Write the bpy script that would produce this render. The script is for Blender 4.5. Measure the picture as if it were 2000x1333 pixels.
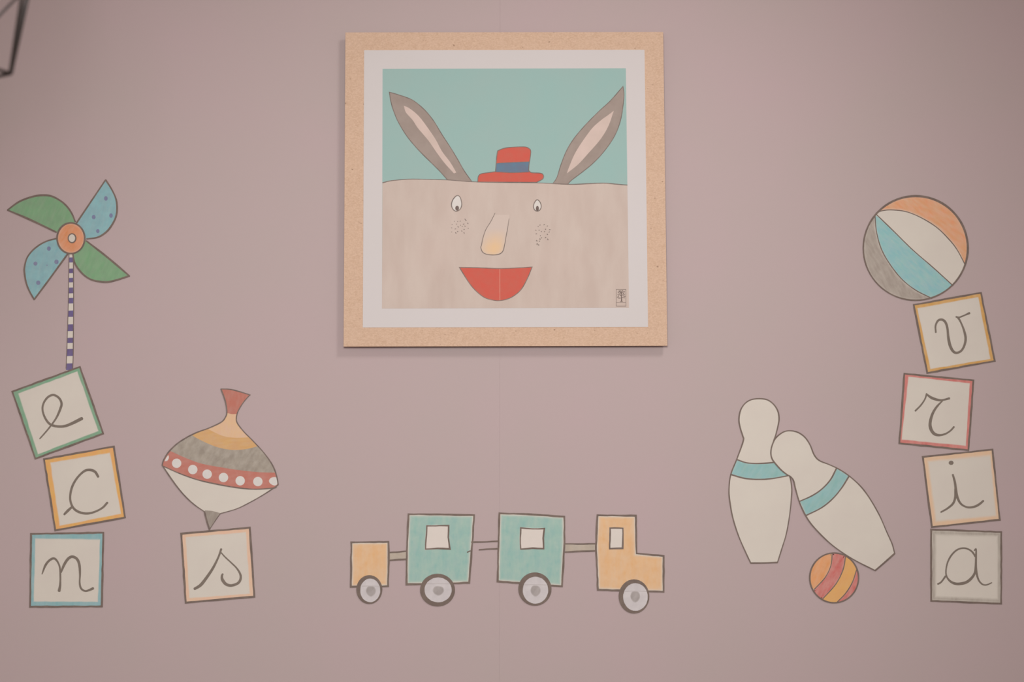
import bpy, math, random
from mathutils import Vector
from mathutils.geometry import tessellate_polygon

for o in list(bpy.data.objects):
    bpy.data.objects.remove(o, do_unlink=True)
SC = bpy.context.scene
COL = SC.collection

FILL, KEY, AMB = 170.0, 88.0, 0.46   # added fill power, lamp power and the room's ambient light
# ------------------------------------------------------------------ camera
PITCH = math.radians(6.0)
FPX = 2000 * 50.0 / 36.0
DIST = 2.78
EYE = 1.46
cd = bpy.data.cameras.new('camera')
cd.lens = 50.0
cd.sensor_width = 36.0
cd.clip_start = 0.05
cam = bpy.data.objects.new('camera', cd)
COL.objects.link(cam)
cam.location = (0, -DIST, EYE)
cam.rotation_euler = (math.pi / 2 + PITCH, 0, 0)
cd.dof.use_dof = True
cd.dof.focus_distance = DIST / math.cos(PITCH)
cd.dof.aperture_fstop = 3.5
SC.camera = cam

# ------------------------------------------------------------------ world, lights, exposure
SC.view_settings.view_transform = 'Standard'
SC.view_settings.look = 'None'
SC.view_settings.gamma = 1.0
SC.view_settings.use_curve_mapping = False
SC.view_settings.exposure = 0.0
w = bpy.data.worlds.new('world')
SC.world = w
w.use_nodes = True
w.node_tree.nodes['Background'].inputs[0].default_value = (1.0, 0.83, 0.78, 1)
w.node_tree.nodes['Background'].inputs[1].default_value = AMB


def area(name, loc, target, size, power, color):
    ld = bpy.data.lights.new(name, 'AREA')
    ld.shape = 'DISK'
    ld.size = size
    ld.energy = power
    ld.color = color
    lo = bpy.data.objects.new(name, ld)
    COL.objects.link(lo)
    lo.location = loc
    lo.rotation_euler = (Vector(target) - Vector(loc)).to_track_quat('-Z', 'Y').to_euler()
    return lo


def spot(name, loc, target, angle, radius, power, color):
    ld = bpy.data.lights.new(name, 'SPOT')
    ld.spot_size = math.radians(angle)
    ld.spot_blend = 1.0
    ld.shadow_soft_size = radius
    ld.energy = power
    ld.color = color
    lo = bpy.data.objects.new(name, ld)
    COL.objects.link(lo)
    lo.location = loc
    lo.rotation_euler = (Vector(target) - Vector(loc)).to_track_quat('-Z', 'Y').to_euler()
    return lo


# soft fill added for wall falloff, and a ceiling lamp up on the right
spot('added_fill', (-0.06, -2.7, 1.98), (-0.13, 0.0, 1.52), 81.0, 0.28, FILL, (0.955, 1.0, 1.0)).scale = (1.4, 1.0, 1.0)
spot('ceiling_lamp', (1.15, -1.75, 3.60), (-0.25, 0.0, 1.45), 54.0, 0.3, KEY, (1.0, 1.0, 0.98))

# ------------------------------------------------------------------ helpers
CT, ST = math.cos(PITCH), math.sin(PITCH)


def P(x, y, depth=0.0):
    """point on the plane lying `depth` metres in front of the wall, seen at photo pixel (x, y)"""
    a = (x - 1000.0) / FPX
    b = (666.5 - y) / FPX
    dx, dy, dz = a, CT - b * ST, ST + b * CT
    t = (DIST - depth) / dy
    return Vector((dx * t, -depth, EYE + dz * t))


def lin(c):
    out = []
    for v in c:
        v = v / 255.0
        out.append(v / 12.92 if v <= 0.04045 else ((v + 0.055) / 1.055) ** 2.4)
    return (out[0], out[1], out[2], 1.0)


def smooth(pts, n=5, closed=False):
    m = len(pts)
    if m < 3:
        return [tuple(p) for p in pts]
    out = []
    rng = range(m) if closed else range(m - 1)
    for i in rng:
        if closed:
            p0, p1, p2, p3 = pts[i - 1], pts[i], pts[(i + 1) % m], pts[(i + 2) % m]
        else:
            p1, p2 = pts[i], pts[i + 1]
            p0 = pts[i - 1] if i > 0 else (2 * p1[0] - p2[0], 2 * p1[1] - p2[1])
            p3 = pts[i + 2] if i + 2 < m else (2 * p2[0] - p1[0], 2 * p2[1] - p1[1])
        for k in range(n):
            t = k / n
            r = []
            for j in (0, 1):
                r.append(0.5 * (2 * p1[j] + (p2[j] - p0[j]) * t + (2 * p0[j] - 5 * p1[j] + 4 * p2[j] - p3[j]) * t * t
                                + (-p0[j] + 3 * p1[j] - 3 * p2[j] + p3[j]) * t ** 3))
            out.append((r[0], r[1]))
    if not closed:
        out.append(tuple(pts[-1]))
    return out


def dedupe(pts, closed=True, eps=0.15):
    out = []
    for p in pts:
        if not out or math.hypot(p[0] - out[-1][0], p[1] - out[-1][1]) > eps:
            out.append(p)
    if closed and len(out) > 2 and math.hypot(out[0][0] - out[-1][0], out[0][1] - out[-1][1]) <= eps:
        out.pop()
    return out


def join(*segs):
    """closed path out of smooth pieces that meet in corners"""
    r = []
    for s in segs:
        r += smooth(s)
    return dedupe(r)


def subdiv(pts, step=14.0, wob=0.0, seed=1):
    rnd = random.Random(seed)
    out = []
    m = len(pts)
    for i in range(m):
        a, b = pts[i], pts[(i + 1) % m]
        n = max(1, int(math.hypot(b[0] - a[0], b[1] - a[1]) / step))
        for k in range(n):
            t = k / n
            jx = rnd.uniform(-wob, wob) if k else 0
            jy = rnd.uniform(-wob, wob) if k else 0
            out.append((a[0] + (b[0] - a[0]) * t + jx, a[1] + (b[1] - a[1]) * t + jy))
    return out


def shoelace(p):
    return 0.5 * sum(p[i][0] * p[(i + 1) % len(p)][1] - p[(i + 1) % len(p)][0] * p[i][1] for i in range(len(p)))


def normals(pts, closed):
    m = len(pts)
    res = []
    for i in range(m):
        if closed:
            a, b, c = pts[i - 1], pts[i], pts[(i + 1) % m]
        else:
            a, b, c = pts[max(i - 1, 0)], pts[i], pts[min(i + 1, m - 1)]
        d1 = (b[0] - a[0], b[1] - a[1])
        d2 = (c[0] - b[0], c[1] - b[1])
        l1 = math.hypot(*d1) or 1e-9
        l2 = math.hypot(*d2) or 1e-9
        if l1 < 1e-6:
            d1, l1 = d2, l2
        if l2 < 1e-6:
            d2, l2 = d1, l1
        n1 = (-d1[1] / l1, d1[0] / l1)
        n2 = (-d2[1] / l2, d2[0] / l2)
        sx, sy = n1[0] + n2[0], n1[1] + n2[1]
        l = math.hypot(sx, sy)
        if l < 1e-3:
            res.append(n1)
            continue
        sx, sy = sx / l, sy / l
        k = min(1.0 / max(sx * n1[0] + sy * n1[1], 0.3), 1.9)
        res.append((sx * k, sy * k))
    return res


def inset(pts, d, taper=False):
    """move a closed outline inwards by d pixels (tapering to nothing in acute corners)"""
    s = 1 if shoelace(pts) > 0 else -1
    nn = normals(pts, True)
    k = [1.0] * len(pts)
    if taper:
        m = len(pts)
        sharp = []
        for i in range(m):
            a, b, c = pts[i - 1], pts[i], pts[(i + 1) % m]
            u = (a[0] - b[0], a[1] - b[1])
            v = (c[0] - b[0], c[1] - b[1])
            if u[0] * v[0] + u[1] * v[1] > 0.2 * math.hypot(*u) * math.hypot(*v):
                sharp.append(b)
        for i, p in enumerate(pts):
            for q in sharp:
                k[i] = min(k[i], math.hypot(p[0] - q[0], p[1] - q[1]) / (6.0 * d))
    return [(p[0] + n[0] * d * s * f, p[1] + n[1] * d * s * f) for p, n, f in zip(pts, nn, k)]


def ellipse(cx, cy, rx, ry, n=28, a0=0.0, a1=None, rot=0.0):
    closed = a1 is None
    if closed:
        a1 = a0 + 2 * math.pi
    r = []
    for i in range(n if closed else n + 1):
        a = a0 + (a1 - a0) * i / n
        u, v = rx * math.cos(a), ry * math.sin(a)
        r.append((cx + u * math.cos(rot) - v * math.sin(rot), cy + u * math.sin(rot) + v * math.cos(rot)))
    return r


class MB:
    """mesh builder; pixel outlines are carried to their plane in front of the wall"""

    def __init__(self, plane=0.0):
        self.v, self.f, self.c = [], [], []
        self.plane = plane

    def _add(self, p, depth, cov=1.0):
        q = P(p[0], p[1], self.plane)
        self.v.append((q.x, -depth, q.z))
        self.c.append(cov)
        return len(self.v) - 1

    def _tri(self, a, b, c):
        A, B, C = self.v[a], self.v[b], self.v[c]
        cr = (B[0] - A[0]) * (C[2] - A[2]) - (B[2] - A[2]) * (C[0] - A[0])
        self.f.append((a, b, c) if cr > 0 else (a, c, b))

    def slab(self, pts, back, front, cov=1.0):
        pts = dedupe(pts)
        F = [self._add(p, front, cov) for p in pts]
        for t in tessellate_polygon([[Vector((p[0], -p[1], 0)) for p in pts]]):
            self._tri(F[t[0]], F[t[1]], F[t[2]])
        self._sides(pts, F, back, cov)
        return self

    def _sides(self, pts, F, back, cov=1.0):
        B = [self._add(p, back, cov) for p in pts]
        s = shoelace(pts) > 0
        n = len(pts)
        for i in range(n):
            j = (i + 1) % n
            self.f.append((F[i], F[j], B[j], B[i]) if s else (F[j], F[i], B[i], B[j]))

    def feathered(self, pts, back, front, rings):
        """filled outline whose pencil cover changes over rings [(inset px, cover), ...]"""
        pts = dedupe(pts)
        prev = None
        for k, (d, cv) in enumerate(rings):
            q = inset(pts, d, True) if d else pts
            F = [self._add(p, front, cv) for p in q]
            if prev is None:
                self._sides(q, F, back, cv)
            else:
                n = len(q)
                for i in range(n):
                    j = (i + 1) % n
                    self._tri(prev[i], prev[j], F[j])
                    self._tri(prev[i], F[j], F[i])
            prev = F
            last = q
        for t in tessellate_polygon([[Vector((p[0], -p[1], 0)) for p in last]]):
            self._tri(prev[t[0]], prev[t[1]], prev[t[2]])
        return self

    def ring(self, outer, inner, back, front, rows=((0, 1.0), (0.7, 1.0), (1.0, 0.0))):
        prev = None
        for t, cv in rows:
            q = [(a[0] + (b[0] - a[0]) * t, a[1] + (b[1] - a[1]) * t) for a, b in zip(outer, inner)]
            F = [self._add(p, front, cv) for p in q]
            if prev is not None:
                n = len(q)
                for i in range(n):
                    j = (i + 1) % n
                    self._tri(prev[i], prev[j], F[j])
                    self._tri(prev[i], F[j], F[i])
            prev = F
        return self

    def ribbon(self, pts, width, back, front, closed=False, wob=0.12, seed=3, cap=True, cov=1.0):
        pts = dedupe(pts, closed, 0.3)
        m = len(pts)
        if isinstance(width, (int, float)):
            width = [width, width]
        rnd = random.Random(seed)
        ph = [rnd.uniform(0, 6.28) for _ in range(3)]
        L = [0.0]
        for i in range(1, m):
            L.append(L[-1] + math.hypot(pts[i][0] - pts[i - 1][0], pts[i][1] - pts[i - 1][1]))
        tot = L[-1] or 1
        ws = []
        for i in range(m):
            u = L[i] / tot * (len(width) - 1)
            k = min(int(u), len(width) - 2)
            ww = width[k] + (width[k + 1] - width[k]) * (u - k)
            ww *= 1 + wob * (math.sin(L[i] / 9 + ph[0]) * 0.5 + math.sin(L[i] / 23 + ph[1]) * 0.6)
            ws.append(ww)
        nn = normals(pts, closed)
        if not closed and cap:
            for end in (0, 1):
                i, j = (0, 1) if end == 0 else (m - 1, m - 2)
                d = (pts[i][0] - pts[j][0], pts[i][1] - pts[j][1])
                l = math.hypot(*d) or 1
                e = ws[i] * 0.3
                q = (pts[i][0] + d[0] / l * e, pts[i][1] + d[1] / l * e)
                if end == 0:
                    pts, ws, nn = [q] + pts, [ws[0] * 0.55] + ws, [nn[0]] + nn
                    m += 1
                else:
                    pts, ws, nn = pts + [q], ws + [ws[-1] * 0.55], nn + [nn[-1]]
                    m += 1
        A = [(p[0] + n[0] * q / 2, p[1] + n[1] * q / 2) for p, n, q in zip(pts, nn, ws)]
        B = [(p[0] - n[0] * q / 2, p[1] - n[1] * q / 2) for p, n, q in zip(pts, nn, ws)]
        # every stroke lies a hair above the earlier ones, its end above its start
        self.n = getattr(self, 'n', 0) + 1
        lift = [front + 2.5e-5 * (self.n + i / m) for i in range(m)]
        fa = [self._add(p, d, cov) for p, d in zip(A, lift)]
        fb = [self._add(p, d, cov) for p, d in zip(B, lift)]
        ba = [self._add(p, back, cov) for p in A]
        bb = [self._add(p, back, cov) for p in B]
        for i in range(m if closed else m - 1):
            j = (i + 1) % m
            self._tri(fa[i], fa[j], fb[j])
            self._tri(fa[i], fb[j], fb[i])
            self.f.append((fa[j], fa[i], ba[i], ba[j]))
            self.f.append((fb[i], fb[j], bb[j], bb[i]))
        if not closed:
            self.f.append((fa[0], fb[0], bb[0], ba[0]))
            self.f.append((fb[-1], fa[-1], ba[-1], bb[-1]))
        return self

    def columns(self, xs, top, bot, back, front):
        """fill between two curves y=top(x) and y=bot(x)"""
        prev = None
        for x in xs:
            a, b = top(x), bot(x)
            if b - a < 0.05:
                prev = None
                continue
            F = (self._add((x, a), front), self._add((x, b), front), self._add((x, a), back), self._add((x, b), back))
            if prev:
                self._tri(prev[0], F[0], F[1])
                self._tri(prev[0], F[1], prev[1])
                self.f.append((prev[2], F[2], F[0], prev[0]))
                self.f.append((prev[1], F[1], F[3], prev[3]))
            prev = F
        return self

    def build(self, name, mat, parent=None, label=None, smooth_shade=False):
        org = parent_origin(parent)
        me = bpy.data.meshes.new(name)
        me.from_pydata([(a - org[0], b - org[1], c - org[2]) for a, b, c in self.v], [], self.f)
        at = me.attributes.new('cover', 'FLOAT', 'POINT')
        at.data.foreach_set('value', self.c)
        me.materials.append(mat)
        me.update()
        o = bpy.data.objects.new(name, me)
        COL.objects.link(o)
        if parent:
            o.parent = parent
        if label:
            o['label'] = label
        return o


ORIGIN = {}


def parent_origin(p):
    if p is None:
        return (0, 0, 0)
    while p.parent:
        p = p.parent
    return ORIGIN[p.name]


def thing(name, label, cat, base, group=None):
    e = bpy.data.objects.new(name, None)
    e.empty_display_size = 0.03
    COL.objects.link(e)
    e.location = base
    ORIGIN[e.name] = tuple(base)
    e['label'] = label
    e['category'] = cat
    if group:
        e['group'] = group
    return e


def interp(pts):
    pts = sorted(pts)

    def f(x):
        if x <= pts[0][0]:
            return pts[0][1]
        for (x0, y0), (x1, y1) in zip(pts, pts[1:]):
            if x <= x1:
                return y0 + (y1 - y0) * (x - x0) / max(x1 - x0, 1e-6)
        return pts[-1][1]
    return f


# ------------------------------------------------------------------ materials
PAPER = (213, 203, 191)
INK = (118, 103, 95)


def base_mat(name, rough=0.85, spec=0.15):
    m = bpy.data.materials.new(name)
    m.use_nodes = True
    nt = m.node_tree
    b = nt.nodes['Principled BSDF']
    b.inputs['Roughness'].default_value = rough
    b.inputs['Specular IOR Level'].default_value = spec
    return m, nt, b


def noise_node(nt, scale, detail=3.0, stretch=(1, 1, 1), rot=0.0, rough=0.55):
    tc = nt.nodes.new('ShaderNodeTexCoord')
    mp = nt.nodes.new('ShaderNodeMapping')
    mp.vector_type = 'TEXTURE'
    mp.inputs['Rotation'].default_value = (0, rot, 0)
    mp.inputs['Scale'].default_value = tuple(1.0 / q for q in stretch)
    n = nt.nodes.new('ShaderNodeTexNoise')
    n.inputs['Scale'].default_value = scale
    n.inputs['Detail'].default_value = detail
    n.inputs['Roughness'].default_value = rough
    nt.links.new(tc.outputs['Object'], mp.inputs['Vector'])
    nt.links.new(mp.outputs['Vector'], n.inputs['Vector'])
    return n


def ramp(nt, src, lo, hi, a=0.0, b=1.0):
    r = nt.nodes.new('ShaderNodeMapRange')
    r.inputs['From Min'].default_value = lo
    r.inputs['From Max'].default_value = hi
    r.inputs['To Min'].default_value = a
    r.inputs['To Max'].default_value = b
    nt.links.new(src, r.inputs['Value'])
    return r.outputs['Result']


def mix(nt, fac, c1, c2):
    m = nt.nodes.new('ShaderNodeMix')
    m.data_type = 'RGBA'
    nt.links.new(fac, m.inputs['Factor'])
    for k, c in ((6, c1), (7, c2)):
        if isinstance(c, tuple):
            m.inputs[k].default_value = c
        else:
            nt.links.new(c, m.inputs[k])
    return m.outputs[2]


def math_node(nt, op, a, b):
    m = nt.nodes.new('ShaderNodeMath')
    m.operation = op
    for k, s in ((0, a), (1, b)):
        if isinstance(s, (int, float)):
            m.inputs[k].default_value = s
        else:
            nt.links.new(s, m.inputs[k])
    return m.outputs[0]


def mottled(name, c1, c2, scale, stretch=(1, 1, 1), lo=0.35, hi=0.65, rough=0.85, spec=0.12, rot=0.0, detail=3.0):
    m, nt, b = base_mat(name, rough, spec)
    n = noise_node(nt, scale, detail, stretch, rot)
    nt.links.new(mix(nt, ramp(nt, n.outputs['Fac'], lo, hi), lin(c1), lin(c2)), b.inputs['Base Color'])
    return m


def pencil(name, c, k=0.3, rot=0.0, c2=None, paper=PAPER, scale=40.0, aspect=3.5):
    """crayon or coloured pencil over paper; the mesh attribute `cover` says how densely it was laid on"""
    m, nt, b = base_mat(name, 0.9, 0.08)
    n1 = noise_node(nt, scale, 4.0, (aspect, aspect, 1.0), rot)
    n2 = noise_node(nt, 55.0, 2.0)
    at = nt.nodes.new('ShaderNodeAttribute')
    at.attribute_name = 'cover'
    col = mix(nt, ramp(nt, n2.outputs['Fac'], 0.35, 0.65), lin(c), lin(c2 or c))
    tex = ramp(nt, n1.outputs['Fac'], 0.25, 0.66, 1.0 - 0.8 * k, 1.0)
    fac = math_node(nt, 'MULTIPLY', at.outputs['Fac'], tex)
    nt.links.new(mix(nt, fac, lin(paper), col), b.inputs['Base Color'])
    return m


MT = {}
MT['paper'] = mottled('paper_card', (214, 204, 192), (211, 200, 189), 12.0)
MT['ink'] = mottled('ink_line', (116, 101, 93), (128, 112, 103), 60.0)
MT['ink_thin'] = mottled('ink_fine_line', (112, 98, 92), (132, 116, 108), 90.0)
MT['letter'] = mottled('letter_ink', (124, 112, 102), (132, 119, 108), 60.0)


def setup_wall():
    m, nt, b = base_mat('wall_pink_paint', 0.92, 0.1)
    n = noise_node(nt, 3.2, 3.0)
    n2 = noise_node(nt, 900.0, 2.0)
    c = mix(nt, ramp(nt, n.outputs['Fac'], 0.3, 0.7), lin((187, 165, 165)), lin((184, 166, 163)))
    nt.links.new(c, b.inputs['Base Color'])
    bp = nt.nodes.new('ShaderNodeBump')
    bp.inputs['Strength'].default_value = 0.06
    bp.inputs['Distance'].default_value = 0.0006
    nt.links.new(n2.outputs['Fac'], bp.inputs['Height'])
    nt.links.new(bp.outputs['Normal'], b.inputs['Normal'])
    return m


MT['wall'] = setup_wall()
MT['floor'] = mottled('floor_vinyl', (150, 142, 134), (160, 150, 142), 8.0, rough=0.5)
MT['ceiling'] = mottled('ceiling_paint', (225, 220, 214), (220, 214, 208), 4.0)

# ------------------------------------------------------------------ setting


def box(name, lo, hi, mat, parent=None):
    x0, y0, z0 = lo
    x1, y1, z1 = hi
    v = [(x0, y0, z0), (x1, y0, z0), (x1, y1, z0), (x0, y1, z0), (x0, y0, z1), (x1, y0, z1), (x1, y1, z1), (x0, y1, z1)]
    f = [(0, 3, 2, 1), (4, 5, 6, 7), (0, 1, 5, 4), (1, 2, 6, 5), (2, 3, 7, 6), (3, 0, 4, 7)]
    me = bpy.data.meshes.new(name)
    me.from_pydata(v, [], f)
    me.materials.append(mat)
    o = bpy.data.objects.new(name, me)
    COL.objects.link(o)
    if parent:
        o.parent = parent
    return o


XJ = P(976, 900).x
CEIL = 3.9
wall = box('wall_back', (-3.6, 0.0005, 0.0), (3.6, 0.15, CEIL), MT['wall'])
wall['kind'] = 'structure'
wall['label'] = 'dusty pink painted wall with a faint vertical joint'
wall['category'] = 'wall'
box('panel', (-3.6, 0.0, 0.0), (XJ - 0.0003, 0.0005, CEIL), MT['wall'], wall)
box('panel', (XJ + 0.0003, 0.0, 0.0), (3.6, 0.0005, CEIL), MT['wall'], wall)
fl = box('floor', (-3.6, -4.5, -0.1), (3.6, 0.15, 0.0), MT['floor'])
fl['kind'] = 'structure'
fl['label'] = 'grey floor of the room below the pink wall'
fl['category'] = 'floor'
ce = box('ceiling', (-3.6, -4.5, CEIL), (3.6, 0.15, CEIL + 0.1), MT['ceiling'])
ce['kind'] = 'structure'
ce['label'] = 'off white ceiling above the pink wall'
ce['category'] = 'ceiling'

# ------------------------------------------------------------------ the picture
def speckled_board():
    m, nt, b = base_mat('chipboard', 0.85, 0.12)
    n1 = noise_node(nt, 420.0, 3.0, (0.7, 1.0, 1.2), rough=0.7)
    n2 = noise_node(nt, 70.0, 2.0)
    n3 = noise_node(nt, 130.0, 1.0, (0.8, 1, 1.1))
    c = mix(nt, ramp(nt, n1.outputs['Fac'], 0.34, 0.68), lin((196, 162, 137)), lin((216, 183, 158)))
    c = mix(nt, ramp(nt, n2.outputs['Fac'], 0.35, 0.7, 0.0, 0.3), c, lin((214, 182, 160)))
    c = mix(nt, ramp(nt, n3.outputs['Fac'], 0.75, 0.79, 0.0, 0.7), c, lin((140, 110, 88)))
    nt.links.new(c, b.inputs['Base Color'])
    bp = nt.nodes.new('ShaderNodeBump')
    bp.inputs['Strength'].default_value = 0.15
    bp.inputs['Distance'].default_value = 0.0005
    nt.links.new(n1.outputs['Fac'], bp.inputs['Height'])
    nt.links.new(bp.outputs['Normal'], b.inputs['Normal'])
    return m


MT['board'] = speckled_board()
MT['mat'] = mottled('picture_paper', (208, 199, 197), (207, 198, 195), 6.0)
MT['sky'] = mottled('print_sky', (152, 181, 175), (156, 180, 174), 9.0, (1, 1, 1))
MT['ear'] = mottled('print_ear_grey', (154, 138, 129), (163, 147, 138), 26.0)
MT['ear_in'] = mottled('print_ear_pink', (212, 188, 178), (203, 181, 170), 20.0)
MT['red'] = mottled('print_red', (204, 95, 82), (198, 101, 87), 60.0)
MT['hatblue'] = mottled('print_blue', (112, 118, 136), (104, 126, 146), 45.0)
MT['eyewhite'] = mottled('print_eye_white', (217, 209, 203), (214, 205, 198), 20.0)
MT['pupil'] = mottled('print_pupil', (112, 96, 90), (122, 106, 100), 60.0)
MT['crease'] = mottled('print_crease', (224, 150, 132), (222, 160, 142), 60.0)
MT['printline'] = mottled('print_line', (118, 106, 100), (140, 124, 116), 60.0)


def print_face():
    m, nt, b = base_mat('print_face', 0.85, 0.1)
    n1 = noise_node(nt, 20.0, 4.0, (1.6, 1.0, 0.5))
    n2 = noise_node(nt, 7.0, 1.0)
    c = mix(nt, ramp(nt, n1.outputs['Fac'], 0.3, 0.7), lin((195, 175, 164)), lin((203, 185, 174)))
    c = mix(nt, ramp(nt, n2.outputs['Fac'], 0.5, 0.8, 0.0, 0.3), c, lin((202, 177, 167)))
    nt.links.new(c, b.inputs['Base Color'])
    return m


MT['face'] = print_face()
MT['nose'] = pencil('print_nose', (226, 188, 146), 0.25, 0.0, None, (205, 186, 175), 24.0, 1.5)

BD = 0.018
BT = BD + 0.0006   # paper
PT = BT + 0.00012  # print
pb = P(987, 677, BD)
pic = thing('framed_picture', 'square picture of a grinning long-eared face in a red hat, on chipboard', 'picture', (pb.x, 0.0, pb.z))
m = MB(BD)
m.slab([(674.6, 63.4), (1295.3, 62.5), (1303.4, 675.6), (671, 677.4)], BD - 0.005, BD)
m.build('backing_board', MT['board'], pic, 'tan speckled chipboard square')
MB(BD).slab([(760, 150), (1212, 149), (1218, 590), (757, 592)], 0.0, BD - 0.005).build('spacer', MT['board'], pic)
m = MB(BT)
m.slab([(711.2, 98.2), (1258.8, 97.3), (1265.8, 639), (708.6, 640)], BD, BT)
m.build('mount', MT['mat'], pic, 'off white paper border')
SK = [(747.3, 134.6), (1222.3, 133.4), (1228.5, 601.5), (746, 603)]
m = MB(PT)
m.slab(SK, BT, PT)
sky = m.build('sky', MT['sky'], pic, 'pale turquoise printed background')


def layer(k):
    return PT + 0.00008 * k


ftop = smooth([(747, 357.4), (762.5, 353.5), (784, 351.3), (805.7, 350.2), (838, 350.8), (874, 351.7), (892, 353),
               (921, 355.2), (960, 356.4), (1000, 356.9), (1048.4, 357.4), (1080.8, 358.9), (1106, 360.3), (1124, 360.3),
               (1151, 358.9), (1178, 358), (1196, 359.2), (1214, 361), (1225.4, 361.6)], 3)
m = MB(PT)
m.slab(ftop + [(1228.5, 601.5), (746, 603)], PT, layer(1))
face = m.build('face', MT['face'], pic, 'wide beige face filling the lower half')
m = MB(PT)
m.ribbon(ftop, [2.0, 1.2, 1.6, 1.3, 1.8, 2.0], layer(1), layer(2), cap=False)
m.build('brow_line', MT['printline'], face)

EARS = [
    ([[(760.3, 180.1), (773.3, 183.7), (800.3, 193), (814.7, 202), (830.9, 216.5), (847, 236.3), (863.3, 263), (877.7, 285),
       (892, 308.4), (906.5, 333.6), (921.8, 355.3)], [(921.8, 355.3), (874, 351.5)],
      [(874, 351.5), (859.7, 335.4), (843.5, 319.2), (820, 295.8), (796.7, 268.8), (778.7, 240), (770, 220), (764.3, 202), (760.3, 180.1)]],
     [[(788.6, 206.6), (800, 212), (816.5, 225.5), (832, 245), (850.7, 272.4), (863.3, 295.8), (879.5, 317.4), (891.2, 337.2)],
      [(891.2, 337.2), (886.7, 339)],
      [(886.7, 339), (868.7, 319.2), (852.5, 297.6), (836.3, 274.2), (816.5, 250.8), (805.7, 234.5), (793, 220), (788.6, 206.6)]]),
    ([[(1216.8, 168.8), (1218.6, 184), (1216.8, 207.5), (1211.2, 238), (1199.7, 267), (1179.9, 295.8), (1160, 317.4), (1138.5, 335.4),
       (1116.9, 351.7), (1108.8, 359.8)], [(1108.8, 359.8), (1080, 358.6)],
      [(1080, 358.6), (1088, 346.3), (1095.3, 322.8), (1106, 295.8), (1118.7, 274.2), (1131.3, 258), (1147.5, 240), (1170.9, 216.5),
       (1192.5, 196.7), (1216.8, 168.8)]],
     [[(1198.8, 216.5), (1188.5, 245.8), (1172.7, 272.4), (1149.3, 299.4), (1129.5, 321), (1107, 339)],
      [(1107, 339), (1111.5, 326.4), (1122.3, 301.2), (1136.7, 277.8), (1156.5, 250.8), (1174.5, 234.5), (1187, 225.5), (1198.8, 216.5)]]),
]
for i, (outer, inner) in enumerate(EARS):
    po = join(*outer)
    m = MB(PT)
    m.slab(po, PT, layer(2))
    e = m.build('ear', MT['ear'], pic, 'long grey ear leaning ' + ('left' if i == 0 else 'right'))
    m = MB(PT)
    m.slab(join(*inner), layer(2), layer(3))
    m.build('inner_ear', MT['ear_in'], e)
    m = MB(PT)
    m.ribbon(po, 1.5, layer(2), layer(3.5), True, seed=i)
    m.build('ear_outline', MT['printline'], e)

hat = join([(933, 355.8), (934.2, 345), (939.6, 339.8), (954, 337.4), (967.8, 335.6)],
           [(967.8, 335.6), (969, 320), (970.2, 305.6), (972, 294.8)],
           [(972, 294.8), (984, 290), (1002, 287.6), (1023.6, 287), (1032, 289.4), (1036.6, 294.8), (1035.6, 308), (1033.2, 322.4), (1032.6, 333.2)],
           [(1032.6, 333.2), (1038, 337.4), (1056, 338.6), (1061.4, 342.8), (1060.8, 348.8), (1056, 352.4), (1047.6, 356.4)],
           [(1047.6, 356.4), (933, 355.8)])
m = MB(PT)
m.slab(hat, PT, layer(3))
h = m.build('hat', MT['red'], pic, 'small red top hat')
m = MB(PT)
m.slab(smooth([(969.6, 320), (978, 318.8), (1008, 317.6), (1033.6, 316.4)], 3) + smooth([(1032.8, 335.6), (1002, 336.8), (978, 335.8), (967.8, 335.8)], 3), layer(3), layer(4))
m.build('hat_band', MT['hatblue'], h, 'dull blue hat band')
m = MB(PT)
m.ribbon(hat, 1.5, layer(3), layer(5), True, seed=5)
m.ribbon(smooth([(968.5, 336), (985, 337), (1002, 337.6), (1033, 336.2)]), 1.1, layer(4), layer(5), seed=6)
m.ribbon(smooth([(969.6, 319.6), (978, 318.6), (1008, 317.2), (1033.6, 316.2)]), 1.0, layer(4), layer(5), seed=6)
m.build('hat_outline', MT['printline'], h)

for k, (op, pu) in enumerate([
    ([(892.8, 382.2), (898.8, 386), (902, 399), (898.8, 408.8), (891.6, 412.8), (885, 409.4), (881.8, 400.4), (885, 389.6)], (892.9, 407, 3.7, 4.8)),
    ([(1049.6, 390.4), (1055, 395.6), (1057, 403.4), (1054.8, 410), (1049.4, 412.8), (1044, 410), (1041.8, 402.8), (1044.8, 394.6)], (1049.6, 407.6, 3.0, 5.2))]):
    q = smooth(op, 4, True)
    m = MB(PT)
    m.slab(q, layer(1), layer(2))
    e = m.build('eye', MT['eyewhite'], pic)
    m = MB(PT)
    m.slab(ellipse(*pu, n=14), layer(2), layer(3))
    m.build('pupil', MT['pupil'], e)
    m = MB(PT)
    m.ribbon(q, 1.7, layer(2), layer(3.2), True, seed=k)
    m.build('eye_outline', MT['printline'], e)

fr = []
for u, v in [(1375, 1070), (1410, 1072), (1437, 1068), (1490, 1048), (1350, 1105), (1397, 1100), (1440, 1112), (1475, 1100), (1520, 1092),
             (1345, 1140), (1385, 1152), (1415, 1130), (1460, 1125), (1490, 1122), (1525, 1145), (1345, 1185), (1390, 1195), (1410, 1180),
             (1455, 1175), (1480, 1195), (1480, 1157), (1500, 1058)]:
    fr.append((640 + u / 5.553, 240 + v / 5.553))
for u, v in [(415, 1110), (395, 1125), (460, 1105), (495, 1120), (370, 1165), (405, 1165), (430, 1180), (475, 1155), (520, 1160), (375, 1205),
             (420, 1225), (465, 1180), (495, 1210), (515, 1185), (430, 1248), (475, 1245), (500, 1265), (380, 1280), (410, 1285), (415, 1262),
             (385, 1315), (400, 1325)]:
    fr.append((980 + u / 5.553, 240 + v / 5.553))
m = MB(PT)
rnd = random.Random(4)
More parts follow.
